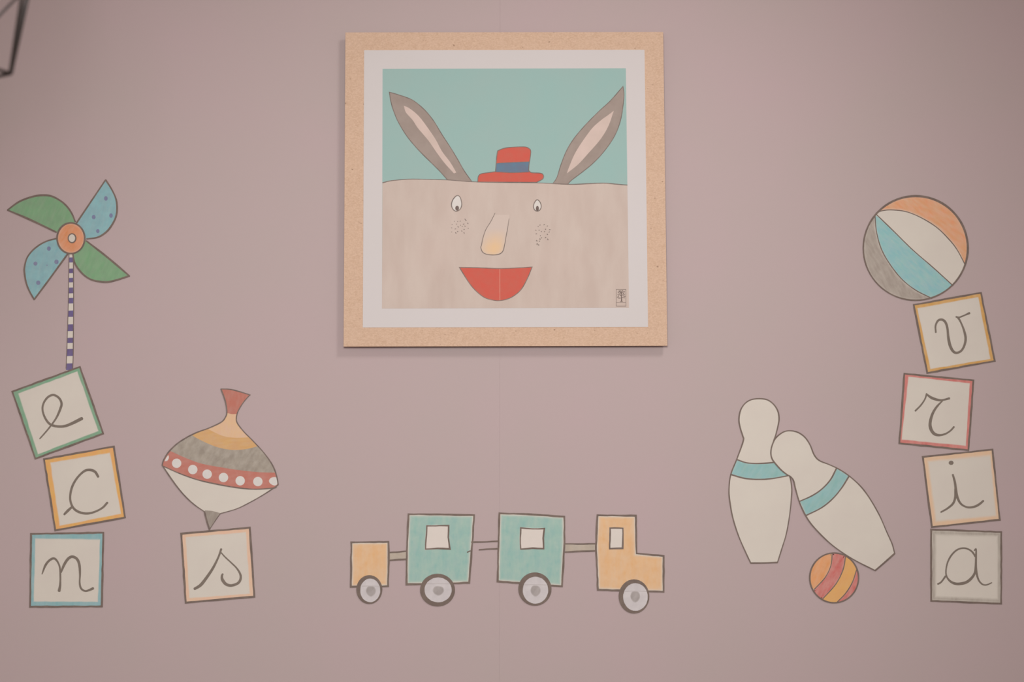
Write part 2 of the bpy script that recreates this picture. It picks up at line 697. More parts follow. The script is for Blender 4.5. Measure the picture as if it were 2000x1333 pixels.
for x, y in fr:
    a = rnd.uniform(-0.9, 1.2)
    l = rnd.uniform(0.7, 1.5)
    m.ribbon([(x - math.cos(a) * l, y - math.sin(a) * l), (x + math.cos(a) * l, y + math.sin(a) * l)], 1.15, layer(1), layer(1.6), cap=False)
o = m.build('freckles', MT['printline'], face)
o['kind'] = 'stuff'

nl = [(966.9, 416.5), (958.8, 432.7), (948.9, 448.9), (943.4, 465), (940.4, 479), (939.3, 484.4), (942.5, 492.5), (949.7, 496.7),
      (962.4, 498.3), (975, 496.7), (982.2, 490.7), (985.8, 477.2), (987.6, 466), (990, 454.3), (994.4, 427.3)]
m = MB(PT)
# nose: pencil cover grows towards the tip
xs = smooth(nl)
left = [p for p in xs[:xs.index(min(xs, key=lambda p: -p[1])) + 1]]
right = list(reversed(xs[len(left) - 1:]))
li = interp([(p[1], p[0]) for p in left])
ri = interp([(p[1], p[0]) for p in right])
prev = None
for k in range(25):
    y = 420 + (498.0 - 420) * k / 24
    cvm = max(0.0, min(1.0, (y - 447) / 35.0))
    if y > 492:
        cvm *= 0.75
    a, b = li(y), ri(y)
    row = []
    for t, cc in ((0.0, 0.25), (0.3, 0.85), (0.55, 1.0), (0.8, 0.8), (1.0, 0.25)):
        row.append(m._add((a + (b - a) * t, y), layer(2), cvm * cc))
    if prev:
        for q in range(4):
            m._tri(prev[q], prev[q + 1], row[q + 1])
            m._tri(prev[q], row[q + 1], row[q])
    prev = row
nose = m.build('nose', MT['nose'], pic, 'long nose with an orange tip')
m = MB(PT)
m.ribbon(xs, [1.0, 1.4, 1.5, 1.6, 1.5, 1.0], layer(2), layer(3))
m.build('nose_outline', MT['printline'], nose)

mo = join([(897.2, 522.6), (935, 523.4), (976.8, 524.8), (1010, 523.6), (1039.4, 521.9)],
          [(1039.4, 521.9), (1030.4, 543.8), (1019.6, 563.6), (1008.8, 574.6), (994.4, 583.3), (976.8, 587.6), (962.4, 586.6), (946, 581.4),
           (930, 569), (917.3, 554.4), (904.7, 534.8), (897.2, 522.6)])
m = MB(PT)
m.slab(mo, layer(1), layer(2))
mouth = m.build('mouth', MT['red'], pic, 'wide red grin')
m = MB(PT)
m.ribbon(mo, 1.5, layer(2), layer(3), True, seed=8)
m.build('mouth_outline', MT['printline'], mouth)
m = MB(PT)
m.ribbon([(976.4, 526), (976.4, 550), (976.5, 587)], 1.0, layer(2), layer(3.4), cap=False, wob=0)
m.build('crease', MT['crease'], mouth)

# little tree emblem in the lower right corner
m = MB(PT)
L1, L2 = layer(1), layer(1.8)
m.ribbon([(1203.6, 565.6), (1222.4, 565.6), (1222.4, 598.3), (1203.6, 598.3)], 0.9, L1, L2, True, wob=0)
m.ribbon([(1204, 591.4), (1222, 591.4)], 0.7, L1, L2, cap=False, wob=0)
stamp = m.build('emblem', MT['printline'], pic, 'tiny dark tree emblem in a rectangle')
m = MB(PT)
m.slab([(1210, 590), (1212.6, 588.4), (1213, 583), (1212.4, 576), (1212.6, 571), (1213.8, 571), (1214, 576), (1214.8, 583), (1215.2, 588.4), (1217.6, 590)], L1, L2)
for a, b, c in [((1213.4, 583), (1209, 582), (1206.4, 579.4)), ((1214, 582), (1217, 581), (1220, 580.6)), ((1213, 578), (1210, 576), (1207.4, 577.4)),
                ((1214, 578), (1216.6, 576), (1220, 577)), ((1213, 574), (1210.6, 571), (1207, 570.4)), ((1213.6, 574), (1216.4, 571), (1220.4, 569)),
                ((1213.2, 571.6), (1211, 569), (1208.6, 568.2)), ((1213.6, 571.6), (1214.6, 569), (1217, 568))]:
    m.ribbon(smooth([a, b, c], 3), [1.3, 0.8], L1, L2, wob=0)
rnd = random.Random(9)
for x, y in [(1206, 581.6), (1207.6, 579), (1209, 583.4), (1219, 582.6), (1220.4, 579.6), (1217.6, 578.4), (1207, 575.6), (1209.4, 574), (1219.6, 575),
             (1217.6, 573.6), (1207.6, 571.6), (1209.6, 569), (1219, 571.4), (1216, 568.6), (1212.6, 568.2)]:
    m.slab(ellipse(x, y, rnd.uniform(0.9, 1.3), rnd.uniform(0.7, 1.1), 7), L1, L2)
m.build('tree', MT['pupil'], stamp)
m = MB(PT)
for x in (1206, 1208.4, 1210.8, 1213.2, 1215.6, 1218, 1220):
    m.ribbon([(x - 0.7, 595.0), (x + 0.7, 595.0)], 1.4, L1, L2, cap=False, wob=0)
m.build('caption', MT['face'], stamp)

# ------------------------------------------------------------------ wall cut-outs
T0, T1, T2, T3, T4 = 0.0, 0.0008, 0.0009, 0.0010, 0.0011


def base_of(pts):
    x = sum(p[0] for p in pts) / len(pts)
    y = max(p[1] for p in pts)
    q = P(x, y)
    return (q.x, 0.0, q.z)


BORD = {
    'green': pencil('pencil_green_border', (124, 166, 135), 0.15, 0.0, (132, 163, 136)),
    'orange': pencil('pencil_orange_border', (224, 172, 98), 0.15, 0.0, (226, 166, 104)),
    'blue': pencil('pencil_blue_border', (136, 176, 178), 0.2, 0.0, (146, 180, 184)),
    'peach': pencil('pencil_peach_border', (226, 184, 158), 0.25, 0.0, (224, 188, 160)),
    'ochre': pencil('pencil_ochre_border', (208, 157, 88), 0.15, 0.0, (212, 166, 108)),
    'red': pencil('pencil_red_border', (203, 118, 112), 0.2, 0.0, (210, 132, 124)),
    'apricot': pencil('pencil_apricot_border', (228, 188, 154), 0.2, 0.0, (224, 186, 150)),
    'grey': pencil('pencil_grey_border', (150, 138, 127), 0.5, 0.0, (160, 148, 137)),
}


def block(outer, inner, border, letter, label, ow=3.6, seed=1, rows=((0, 1.0), (0.78, 1.0), (1.0, 0.0))):
    t = thing('letter_block', label, 'block', base_of(outer), 'letter blocks on the pink wall')
    mid = inset(outer, ow / 2)
    card = inset(outer, 0.8)
    MB().slab(card, T0, T1).build('card', MT['paper'], t)
    a = subdiv(inset(outer, ow * 0.6), 12)
    # same number of points on both loops
    b = []
    io = inset(outer, ow * 0.6)
    for i in range(4):
        p, q = io[i], io[(i + 1) % 4]
        n = max(1, int(math.hypot(q[0] - p[0], q[1] - p[1]) / 12))
        r, s = inner[i], inner[(i + 1) % 4]
        rn = random.Random(seed * 7 + i)
        for k in range(n):
            u = k / n
            j = 0.5 if k else 0
            b.append((r[0] + (s[0] - r[0]) * u + rn.uniform(-j, j), r[1] + (s[1] - r[1]) * u + rn.uniform(-j, j)))
    MB().ring(a, b, T1, T2, rows).build('border', BORD[border], t)
    MB().ribbon(subdiv(mid, 10, 0.35, seed), ow, T0, T4, True, 0.16, seed).build('outline', MT['ink'], t)
    mm = MB()
    for st in letter:
        if st[0] == 'dot':
            mm.slab(ellipse(*st[1:], n=16), T1, T3)
        else:
            mm.ribbon(smooth(st[0], 6), st[1], T1, T3, wob=0.08, seed=seed)
    mm.build('letter', MT['letter'], t)
    return t


block([(22.2, 764.5), (157.2, 715), (203.7, 848.5), (68.3, 898.6)], [(37.5, 769.8), (150.8, 727), (191.3, 841.8), (75, 886.8)], 'green',
      [([(78, 857.5), (90, 844), (102, 829), (111, 815.5), (118, 799.5), (120.5, 788.5), (115.5, 778), (105, 772), (94.5, 775.8), (86.3, 786.3),
         (83.3, 799), (87, 814), (96, 827.5), (108, 832.8), (124.5, 833.3), (139.5, 828.3), (160.5, 817.8)],
        [2.6, 3.2, 3.4, 4.6, 4.6, 4.2, 4.0, 4.2, 4.8, 5.4, 6.4])],
      'green-bordered white letter block reading e, tilted under the pinwheel stick', 3.4, 1)
block([(84.3, 896), (223.8, 870.8), (246.3, 1012.7), (106.8, 1038.5)], [(100.2, 905), (213.8, 886.6), (235.5, 1003.3), (117.8, 1026.5)], 'orange',
      [([(192.2, 932), (186, 922.3), (176.3, 918.5), (165, 920.8), (151.5, 933.5), (141.8, 950), (137.5, 968), (138.8, 983), (145.5, 995),
         (157.5, 1001.8), (172.5, 1003.5), (187.5, 999.5), (201, 992), (210, 982.3)], [4.8, 5, 4.2, 4.2, 4.4, 4.6, 4.8, 4.6, 3.6, 4]),
       ([(140.3, 991.3), (133, 998), (125.7, 1005.5)], [4.4, 5.2, 3.8])],
      'orange-bordered white letter block reading c, tilted between blocks e and n', 3.6, 2)
block([(59.3, 1041.8), (203.7, 1039.4), (200.7, 1186.8), (57.3, 1187.7)], [(70.2, 1053.6), (195, 1056), (190.5, 1175.4), (67.2, 1174.5)], 'blue',
      [([(82.5, 1122), (88.5, 1106), (96, 1096), (105, 1091.3), (111.8, 1096.5), (117, 1108.5), (118.2, 1125), (117.8, 1143), (115.8, 1155)],
        [2.0, 4.8, 5.0, 3.2, 3.6, 3.6, 5.4]),
       ([(119.3, 1119), (126, 1103), (133.5, 1092), (141.8, 1088), (150.8, 1092.8), (155.3, 1104), (156.5, 1122), (156, 1140), (159, 1150.5),
         (166.5, 1155), (174, 1153.5), (182.3, 1149.8)], [3.0, 5.4, 6.0, 5.4, 5.0, 4.4, 3.0, 3.6, 3.4, 5.2])],
      'blue-bordered white letter block reading n, lowest of the left stack', 3.6, 3)
block([(352.3, 1041.5), (489.5, 1029.2), (498.8, 1167.8), (361.3, 1179.8)], [(364, 1050.8), (479.6, 1041), (487.2, 1159.6), (371, 1168)], 'peach',
      [([(380, 1151), (392, 1143.5), (404, 1128.5), (416, 1110.5), (426.5, 1089.5), (432.3, 1073)], [4.8, 6, 5.4, 4.6, 4.0, 4.4]),
       ([(431.5, 1079.5), (440, 1088.8), (452, 1100), (462.5, 1110.5), (469.3, 1121.8), (470, 1131.5), (464.8, 1139.8), (452, 1144.3), (441.5, 1141.6),
         (434.6, 1133), (433.6, 1126), (435.2, 1121.8)], [2.2, 2.6, 2.8, 3.0, 3.8, 5.0, 5.6, 5.8, 6.2, 3.6])],
      'peach-bordered white letter block reading s, below the spinning top', 3.8, 4)
block([(1782.5, 594.4), (1917, 570.5), (1944.6, 707), (1809.6, 730.9)], [(1792.4, 603.2), (1909.5, 581.8), (1933, 701), (1817.7, 720.5)], 'ochre',
      [([(1827.5, 649.8), (1827, 637), (1831.8, 626.9), (1839.3, 624.8), (1846, 629.6), (1850, 641), (1852, 660), (1855.5, 676), (1861.6, 687),
         (1869, 689.7), (1877.8, 685), (1883.8, 673.5), (1885.6, 660), (1881.8, 643.7), (1875, 627.5), (1870, 620)],
        [3.6, 3.8, 4.6, 4.6, 4.4, 5.4, 5.2, 4.6, 4.6, 5.0, 4.6, 3.4, 4.0]),
       ([(1867, 619.4), (1873, 620.4), (1882, 617), (1893.3, 612)], [3.4, 3.4, 3.0, 4.4])],
      'ochre-bordered white letter block reading v, tilted right under the beach ball', 3.4, 5)
block([(1764.7, 728.6), (1902.8, 742), (1892.6, 881.8), (1754.6, 867.8)], [(1775, 737), (1893, 750), (1885.5, 870.5), (1761.5, 858.4)], 'red',
      [([(1787.3, 803.2), (1798, 792.4), (1806.2, 780.2), (1809.6, 769.4)], [3.6, 3.2, 2.8, 3.0]),
       ([(1809.6, 770.8), (1819.7, 777.8), (1833.2, 782), (1842.6, 781.6), (1854, 778.6)], [3.6, 5.6, 4.6, 3.4, 4.4]),
       ([(1842, 782), (1830.5, 793.7), (1822.4, 806), (1817.7, 819.4), (1816.3, 831.6), (1819.7, 842.4), (1826.4, 849), (1836, 850.5),
         (1846.7, 847.8), (1856.2, 841.7), (1863, 834.3)], [2.6, 4.0, 4.6, 5.4, 6.2, 5.6, 3.8, 3.4, 3.8])],
      'red-bordered white letter block reading r, second of the right stack', 3.4, 6)
block([(1800.5, 891.7), (1939.6, 876.9), (1954.2, 1017.3), (1818.5, 1031.8)], [(1815, 904), (1932.8, 893), (1943, 1006), (1829.4, 1016)], 'apricot',
      [('dot', 1857.4, 904.6, 4.8, 4.2),
       ([(1860.6, 927.5), (1864.4, 941), (1866.4, 954.5), (1868.5, 968), (1873.2, 980.2), (1880, 987.6), (1890.7, 991.7), (1902.9, 990.3),
         (1912.3, 985.6), (1920.4, 978.8)], [3.4, 4.4, 5.0, 5.0, 4.2, 3.8, 4.6, 4.8, 3.8]),
       ([(1866.0, 955), (1865.4, 972), (1861, 984.2), (1850.2, 993.7), (1837.4, 1001)], [4.6, 4.6, 4.4, 3.6, 3.0])],
      'apricot-bordered white letter block reading dotted i, third of the right stack', 3.4, 7, ((0, 0.9), (0.55, 0.9), (1.0, 0.0)))
block([(1817, 1033.2), (1957, 1038.2), (1956.8, 1181.4), (1817, 1176)], [(1829.4, 1048), (1946, 1050), (1946.4, 1168), (1829, 1163.6)], 'grey',
      [([(1905, 1088), (1898.8, 1078.9), (1890.7, 1073.3), (1880.6, 1071.3), (1869, 1074.7), (1858.3, 1084.8), (1850.9, 1098.3), (1847.5, 1113.2),
         (1848.2, 1125.3), (1854.3, 1134.8), (1863.7, 1140.2), (1874.5, 1141), (1888, 1137.5), (1898.8, 1128), (1904.2, 1117.2), (1905.4, 1101)],
        [3.6, 3.2, 3.2, 3.2, 3.2, 3.0, 3.2, 5.0, 6.0, 5.4, 3.8, 3.6]),
       ([(1902.6, 1076), (1906, 1073.4), (1906, 1087.5), (1905.8, 1107.8), (1907.6, 1122.6), (1911.7, 1134.8), (1919, 1142.2), (1927.2, 1142.9),
         (1936.7, 1138.8)], [2.4, 3.4, 4.0, 4.2, 4.2, 3.4, 3.2, 3.0, 2.4]),
       ([(1831.3, 1141.5), (1838, 1137.5), (1846.6, 1126)], [3.4, 3.0, 3.6])],
      'grey-shaded white letter block reading a, lowest of the right stack', 3.4, 8, ((0, 0.3), (0.45, 0.75), (1.0, 0.0)))

# ------------------------------------------------------------------ pinwheel
MT['pw_green'] = pencil('pencil_green', (128, 160, 126), 0.12, 0.4, (126, 166, 126))
MT['pw_blue'] = pencil('pencil_light_blue', (136, 172, 178), 0.15, 0.2, (140, 182, 186))
MT['pw_hub'] = pencil('pencil_orange_red', (222, 146, 106), 0.3, 0.6, (214, 140, 94))
MT['pw_dot'] = pencil('pencil_violet_dot', (122, 126, 156), 0.2, 0.0)
MT['violet'] = pencil('pencil_violet', (108, 97, 144), 0.12, 0.0, (108, 90, 128))

BL = [
    ('pw_green', [[(15, 410.7), (37.5, 394.5), (63, 384.8), (84, 381.8), (102, 384), (120, 393.8), (132, 405), (141, 418.5), (147, 433.5)],
                  [(147, 433.5), (139, 466), (110, 453.8)], [(110, 453.8), (57, 428.6), (15, 410.7)]], []),
    ('pw_blue', [[(206.5, 351.7), (217.5, 369), (226.5, 388.5), (228.8, 408), (225.8, 426), (216, 444), (205.5, 455.4), (190.5, 464), (169.5, 467)],
                 [(169.5, 467), (139, 466), (150, 435.7)], [(150, 435.7), (206.5, 351.7)]],
     [(207, 388, 3.6, 4.6), (183.3, 424.5, 3.7, 4.4), (217, 421.5, 3.5, 4.4), (191.3, 451.8, 3.4, 4.0)]),
    ('pw_green', [[(168.8, 471), (210, 503), (252.8, 539.3)], [(252.8, 539.3), (229.5, 547), (210, 551.3), (192, 550), (177, 546), (163.5, 537),
                                                              (151.5, 523.4), (145.5, 512), (142.5, 496.5)],
                  [(142.5, 496.5), (139, 466), (168.8, 471)]], []),
    ('pw_blue', [[(110, 466.5), (93, 471), (78, 478.5), (63, 490.5), (52.5, 505.5), (48, 523.5), (48.3, 534.5), (51, 551), (57, 567.5), (67, 585.5)],
                 [(67, 585.5), (96, 546.5), (132, 497)], [(132, 497), (139, 466), (110, 466.5)]],
     [(95.7, 486, 3.8, 4.4), (69.5, 515.3, 3.9, 4.0), (110.5, 512, 4.2, 4.6), (75, 552.8, 4.2, 4.4), (92, 518.5, 1.1, 1.1)]),
]
b = P(136, 725)
pw = thing('pinwheel', 'four-bladed green and blue pinwheel on a striped stick, left edge', 'pinwheel', (b.x, 0.0, b.z))
stick = [(135.2, 494), (143.4, 494), (144, 600), (143, 700), (141.9, 724.6), (129.1, 724.6), (130.3, 700), (133.6, 600)]
s = MB().slab(stick, T0, T1 - 0.0001).build('stick', MT['paper'], pw, 'thin violet and white striped stick')


def sx(y):
    l = interp([(494, 135.2), (600, 133.6), (700, 130.3), (725, 129.1)])(y)
    r = interp([(494, 143.4), (600, 144), (700, 143), (725, 141.9)])(y)
    return l, r


for y0, y1 in [(503.5, 513), (525.3, 533.8), (543.5, 551.8), (562.3, 573.3), (582.5, 593), (607.3, 619.3), (634.3, 647), (660.5, 670.3),
               (682.3, 695.8), (710.5, 723.3)]:
    a, c = sx(y0), sx(y1)
    MB().slab([(a[0], y0), (a[1], y0 - 0.4), (c[1], y1), (c[0], y1 + 0.3)], T0, T1).build('stripe', MT['violet'], s)
mm = MB()
mm.ribbon([(sx(y)[0], y) for y in range(496, 724, 8)], 1.4, T0, T2, seed=2)
mm.ribbon([(sx(y)[1], y) for y in range(496, 724, 8)], 1.5, T0, T2, seed=4)
mm.build('stick_outline', MT['ink_thin'], s)
for i, (mt, segs, dots) in enumerate(BL):
    pth = join(*segs)
    bl = MB().feathered(pth, T0, T1, ((0, 0.8), (2.5, 1.0))).build('blade', MT[mt], pw)
    for d in dots:
        MB().slab(ellipse(*d, n=14), T1, T2).build('dot', MT['pw_dot'], bl)
    edge = []
    for k, sg in enumerate(segs):
        # the seam under the hub carries no line
        if (139, 466) in sg:
            continue
        edge.append(smooth(sg))
    mm = MB()
    for k, e in enumerate(edge):
        mm.ribbon(e, [3.2, 3.7, 3.6, 3.0] if i in (0, 2) else [3.0, 3.2, 3.2, 2.8], T0, T3, seed=i * 3 + k)
    mm.build('blade_outline', MT['ink'], bl)
hub = MB().feathered(ellipse(138.8, 465.8, 28, 30.8, 40), T0, T3, ((0, 0.5), (2.5, 0.75), (6, 1.0))).build('hub', MT['pw_hub'], pw, 'round orange hub')
MB().slab(ellipse(141, 465.8, 7.5, 8.8, 22), T3, T4).build('hub_centre', MT['paper'], hub)
mm = MB()
mm.ribbon(ellipse(138.8, 465.8, 27.0, 30.0, 44), 3.3, T0, T4 + 0.0001, True)
mm.ribbon(ellipse(141, 465.8, 7.4, 8.7, 22), 2.5, T3, T4 + 0.0001, True)
mm.build('hub_outline', MT['ink'], hub)

# ------------------------------------------------------------------ spinning top
MT['st_red'] = pencil('pencil_brick_red', (188, 116, 101), 0.15, 0.1, (186, 120, 106))
MT['st_peach'] = pencil('pencil_light_peach', (220, 180, 150), 0.2, 0.1, (222, 182, 142))
MT['st_orange'] = pencil('pencil_amber', (212, 166, 110), 0.2, 1.5, (208, 162, 116))
MT['st_grey'] = pencil('pencil_grey', (154, 142, 130), 0.35, 0.5, (166, 154, 141), scale=60, aspect=2.0)
MT['st_band'] = pencil('pencil_rose_band', (190, 118, 104), 0.12, 1.4, (192, 126, 114))
MT['st_dot'] = mottled('chalk_white_dot', (219, 212, 206), (214, 206, 200), 60)
MT['st_tip'] = pencil('pencil_tip_grey', (158, 146, 135), 0.25, 0.2, (150, 137, 127))
top_segs = [[(431.8, 760.3), (449, 761), (465.5, 764.8), (488.8, 772)],
            [(488.8, 772), (485, 775.3), (474.5, 788), (464.8, 804.5), (461.8, 818), (464.5, 828.5), (477.5, 845), (492.5, 860), (512, 881),
             (527, 900.5), (536, 917), (541.4, 935), (543.4, 947.5)],
            [(543.4, 947.5), (533, 955), (512, 968.5), (488, 982), (462.5, 994.3), (430.3, 1003.8)],
            [(430.3, 1003.8), (420.5, 1018), (409.3, 1035)], [(409.3, 1035), (404, 1018), (399.5, 1000)],
            [(399.5, 1000), (380, 986.5), (362, 970), (345.5, 950.5), (330.5, 929.5), (317, 909.3)],
            [(317, 909.3), (320, 899), (330.5, 882.5), (350, 864.5), (380, 847.3), (410, 836), (432.5, 825), (440.8, 815), (443.3, 804.5),
             (440, 783.5), (431.8, 760.3)]]
tp = join(*top_segs)
q = P(409.3, 1035.5)
tt = thing('spinning_top', 'spinning top with grey, amber and dotted red bands, balanced on its tip', 'toy', (q.x, 0, q.z))
MB().slab(tp, T0, T1).build('body', MT['paper'], tt)
up = [(317, 909.3), (320, 899), (330.5, 882.5), (350, 864.5), (380, 847.3), (410, 836), (432.5, 825), (440.8, 815), (443.3, 805.6), (443.5, 805.6), (462.5, 806.4),
      (464.5, 828.5), (477.5, 845), (492.5, 860), (512, 881), (527, 900.5), (536, 917), (541.4, 935), (543.4, 947.5)]
lo = [(317, 909.3), (330.5, 929.5), (345.5, 950.5), (362, 970), (380, 986.5), (399.5, 1000), (430.3, 1003.8), (462.5, 994.3), (488, 982), (512, 968.5), (533, 955), (543.4, 947.5)]
up_s = smooth(up[:9], 4) + smooth(up[10:], 4)
UPF, LOF = interp(up_s), interp(smooth(lo, 3))
C1 = interp(smooth([(405, 838), (410, 840.5), (432.5, 851), (455, 855.5), (486.5, 854.8), (492, 853)], 4))
C2 = interp(smooth([(376, 851), (383, 855.5), (404, 866), (428, 875), (455, 879.5), (480, 878), (498.5, 873.5), (506, 871)], 4))
C3 = interp(smooth([(325, 877), (335, 882.5), (365, 896), (395, 906.5), (432.5, 913.5), (470, 919.3), (507.5, 923), (536, 923.8), (545, 924)], 4))
C4p = smooth([(317.5, 910.5), (350, 925), (386, 937.8), (425, 946.6), (455, 952), (485, 955.6), (507.5, 956), (536, 953.5), (540, 951)], 4)
C4 = interp(C4p)
XS = [317.5 + i * 1.13 for i in range(200)]


def clampf(f, pad=0.0):
    return lambda x: min(max(f(x), UPF(x) + pad), LOF(x) - 0.2)


MB().slab(join([(431.8, 760.3), (449, 761), (465.5, 764.8), (487, 771.6)], [(487, 771.6), (474.5, 788), (464.8, 803), (462.6, 809)],
               [(462.6, 809), (453, 809.4), (443.6, 807)], [(443.6, 807), (440, 783.5), (431.8, 760.3)]), T1, T3).build('handle', MT['st_red'], tt, 'brick red handle end')
MB().columns(XS, lambda x: UPF(x), clampf(C1), T1, T2).build('neck', MT['st_peach'], tt, 'light peach neck')
MB().columns(XS, clampf(C1), clampf(C2), T1, T2).build('band', MT['st_orange'], tt, 'amber band')
MB().columns(XS, clampf(C2, 2.0), clampf(C3), T1, T2).build('band', MT['st_grey'], tt, 'wide grey band')
bd = MB().columns(XS, clampf(C3), clampf(C4), T1, T2).build('band', MT['st_band'], tt, 'brick red band with white dots')
for x, y in [(345.2, 905.5), (376.7, 917.8), (404.8, 926.8), (436.7, 933.3), (469.3, 939.7), (503.8, 941.2)]:
    MB().slab(ellipse(x, y, 9.2, 9.2, 22), T2, T3).build('dot', MT['st_dot'], bd)
MB().slab(smooth([(322.6, 899), (328.6, 889.8), (330, 894.5), (327.6, 900), (322.8, 901.6)], 3, True), T2, T3).build('dot', MT['st_dot'], bd)
MB().slab(smooth([(540.6, 934), (542, 945), (537, 949), (529, 946), (525.4, 940), (529, 934.4), (535, 932.6)], 3, True), T2, T3).build('dot', MT['st_dot'], bd)
MB().slab([(400.2, 997.4), (415, 998.6), (429.8, 1002.6), (427, 1006.6), (420.5, 1018), (409.3, 1034), (404, 1018)], T1, T2).build('tip', MT['st_tip'], tt, 'grey pointed tip')
mm = MB()
for k, (sg, wd) in enumerate(zip(top_segs, ([2.0, 2.4, 2.0], [1.6, 2.0, 2.0, 2.4, 2.2], [2.2, 1.6, 1.8], [1.8, 1.4], [3.0, 3.4], [2.0, 2.4, 2.6], [2.6, 2.8, 2.4, 2.6, 2.4]))):
    mm.ribbon(smooth(sg), wd, T0, T4, seed=k)
mm.ribbon(C4p, [1.8, 2.4, 2.2], T2, T4, seed=9)
mm.build('outline', MT['ink_thin'], tt)

# ------------------------------------------------------------------ toy train
MT['tr_orange'] = pencil('pencil_pale_orange', (224, 176, 128), 0.35, 0.0, (226, 184, 142), scale=26)
MT['tr_teal'] = pencil('pencil_teal', (146, 182, 174), 0.3, 0.0, (158, 188, 176), scale=26)
MT['tr_coup'] = pencil('pencil_warm_grey', (178, 164, 150), 0.3, 1.57, (186, 170, 154), scale=60, aspect=2)
MT['tr_wheel'] = mottled('wheel_disc', (210, 201, 200), (198, 189, 189), 40)
MT['tr_hub'] = pencil('pencil_hub_grey', (156, 146, 142), 0.3, 0.4, (168, 158, 154), (206, 197, 196))
MT['tr_pane'] = mottled('window_paper', (217, 206, 196), (221, 208, 200), 20)


W1, W2, W3 = 0.00125, 0.00128, 0.0014


def wheel(parent, oc, ic, hc, ly, seed, gap=False):
    """oc/ic/hc: outer rim, inner disc and hub as (x, y, rx, ry)"""
    A, B = ellipse(*oc, n=36), ellipse(ic[0], ic[1], ic[2] - 0.7, ic[3] - 0.7, n=36)
    wob = random.Random(seed)
    B = [(x + wob.uniform(-0.25, 0.25), y + wob.uniform(-0.25, 0.25)) for x, y in B]
    disc = MB().slab(ellipse(oc[0], oc[1], oc[2] - 1, oc[3] - 1, 36), T0, W1).build('wheel', MT['tr_wheel'], parent)
    mm = MB()
    mm.ring(A, B, W1, W3, ((0, 1), (1, 1)))
    if not gap:
        F = [mm._add(p, W3) for p in A]
        mm._sides(A, F, T0)
    mm.build('tyre', MT['ink'], disc)
    MB().feathered(smooth([(hc[0] + hc[2] * math.cos(a) * f, hc[1] + hc[3] * math.sin(a) * f) for a, f in
                           [(0, 1), (0.8, 0.96), (1.6, 1.05), (2.4, 0.95), (3.2, 1.0), (4.0, 1.04), (4.7, 0.93), (5.5, 1.02)]], 4, True),
                   W1, W3, ((0, 0.45), (2.0, 0.95), (5.0, 0.9))).build('hub', MT['tr_hub'], disc)
    l, r = ic[0] - ic[2] * 0.82, ic[0] + ic[2] * 0.85
    MB().ribbon([(l, ly), ((l + r) / 2, ly - 0.5), (r, ly + 0.2)], 1.5, W1, W2, cov=0.5, wob=0.3).build('pencil_line', MT['tr_hub'], disc)
    return disc


def car(name, label, path, fill, win=None, wh=None, seed=1, feather=3.5):
    t = thing(name, label, 'toy train', base_of(path + [(wh[0][0], wh[0][1] + wh[0][3])]), 'toy train along the bottom of the wall')
    pth = subdiv(path, 9, 0.0)
    MB().slab(pth, T0, T1).build('body', MT['paper'], t)
    MB().feathered(inset(path, 2.2), T1, T2, ((0, 0.15), (feather * 0.6, 0.75), (feather * 1.6, 1.0))).build('paint', MT[fill], t)
    MB().ribbon(subdiv(path, 9, 0.4, seed), 3.6, T0, T3, True, 0.2, seed).build('outline', MT['ink'], t)
    if win:
        wi = MB().slab(subdiv(win, 9, 0.3, seed), T2, T3).build('window', MT['tr_pane'], t)
        MB().ribbon(subdiv(inset(win, 1.6), 8, 0.4, seed + 1), 3.0, T2, T4, True, 0.25, seed).build('window_outline', MT['ink'], wi)
    wheel(t, *wh, seed)
    return t


def coupling(t, quad, fill=True, seed=1):
    mm = MB()
    (a, b, c, d) = quad
    o = None
    if fill:
        o = MB().slab([a, b, c, d], T0, T1).build('coupling', MT['tr_coup'], t)
    n1 = [(a[0] + (b[0] - a[0]) * k / 5, a[1] + (b[1] - a[1]) * k / 5 + (0.4 if k in (2, 3) else 0)) for k in range(6)]
    n2 = [(d[0] + (c[0] - d[0]) * k / 5, d[1] + (c[1] - d[1]) * k / 5 - (0.3 if k in (2, 3) else 0)) for k in range(6)]
    mm.ribbon(n1, 3.0, T0, T2, seed=seed)
    mm.ribbon(n2, [2.2, 3.0] if not fill else 3.2, T0, T2, seed=seed + 1)
    if not fill:
        mm.ribbon([(912.6, 1079.4), (918.6, 1076.6)], 2.2, T2, T4, seed=seed)
        return mm.build('coupling', MT['ink'], t)
    mm.build('coupling_outline', MT['ink'], o)


cart = car('train_cart', 'small orange square cart at the left end of the train', [(686.2, 1060), (758.6, 1059), (759.3, 1100), (758, 1145.6), (685.4, 1146.8), (685.8, 1100)], 'tr_orange', None,
           ((721.4, 1152.2, 25.4, 28.2), (723.2, 1153.8, 20.2, 23.8), (724.6, 1155.2, 10, 10.5), 1145.6), 11)
coupling(cart, [(761, 1080), (793, 1077.4), (793, 1093), (761, 1095.2)], True, 1)
ca = car('train_carriage', 'teal carriage next to the small orange cart, bare rails to its right', [(798, 1005), (860, 1005.4), (926, 1006.8), (922.6, 1060), (916.4, 1139), (856, 1140.6), (794.2, 1142), (795.2, 1068)], 'tr_teal',
         [(832.2, 1026.2), (877.9, 1025.7), (877.2, 1050), (880.5, 1074.6), (855, 1073.4), (829.6, 1075)],
         ((854.6, 1153.2, 34.2, 32), (855.8, 1152.8, 27.3, 25), (856.3, 1154.2, 11.2, 9.6), 1141), 12)
coupling(ca, [(921, 1059.6), (972, 1057.8), (972, 1072.4), (935.7, 1074.4)], False, 3)
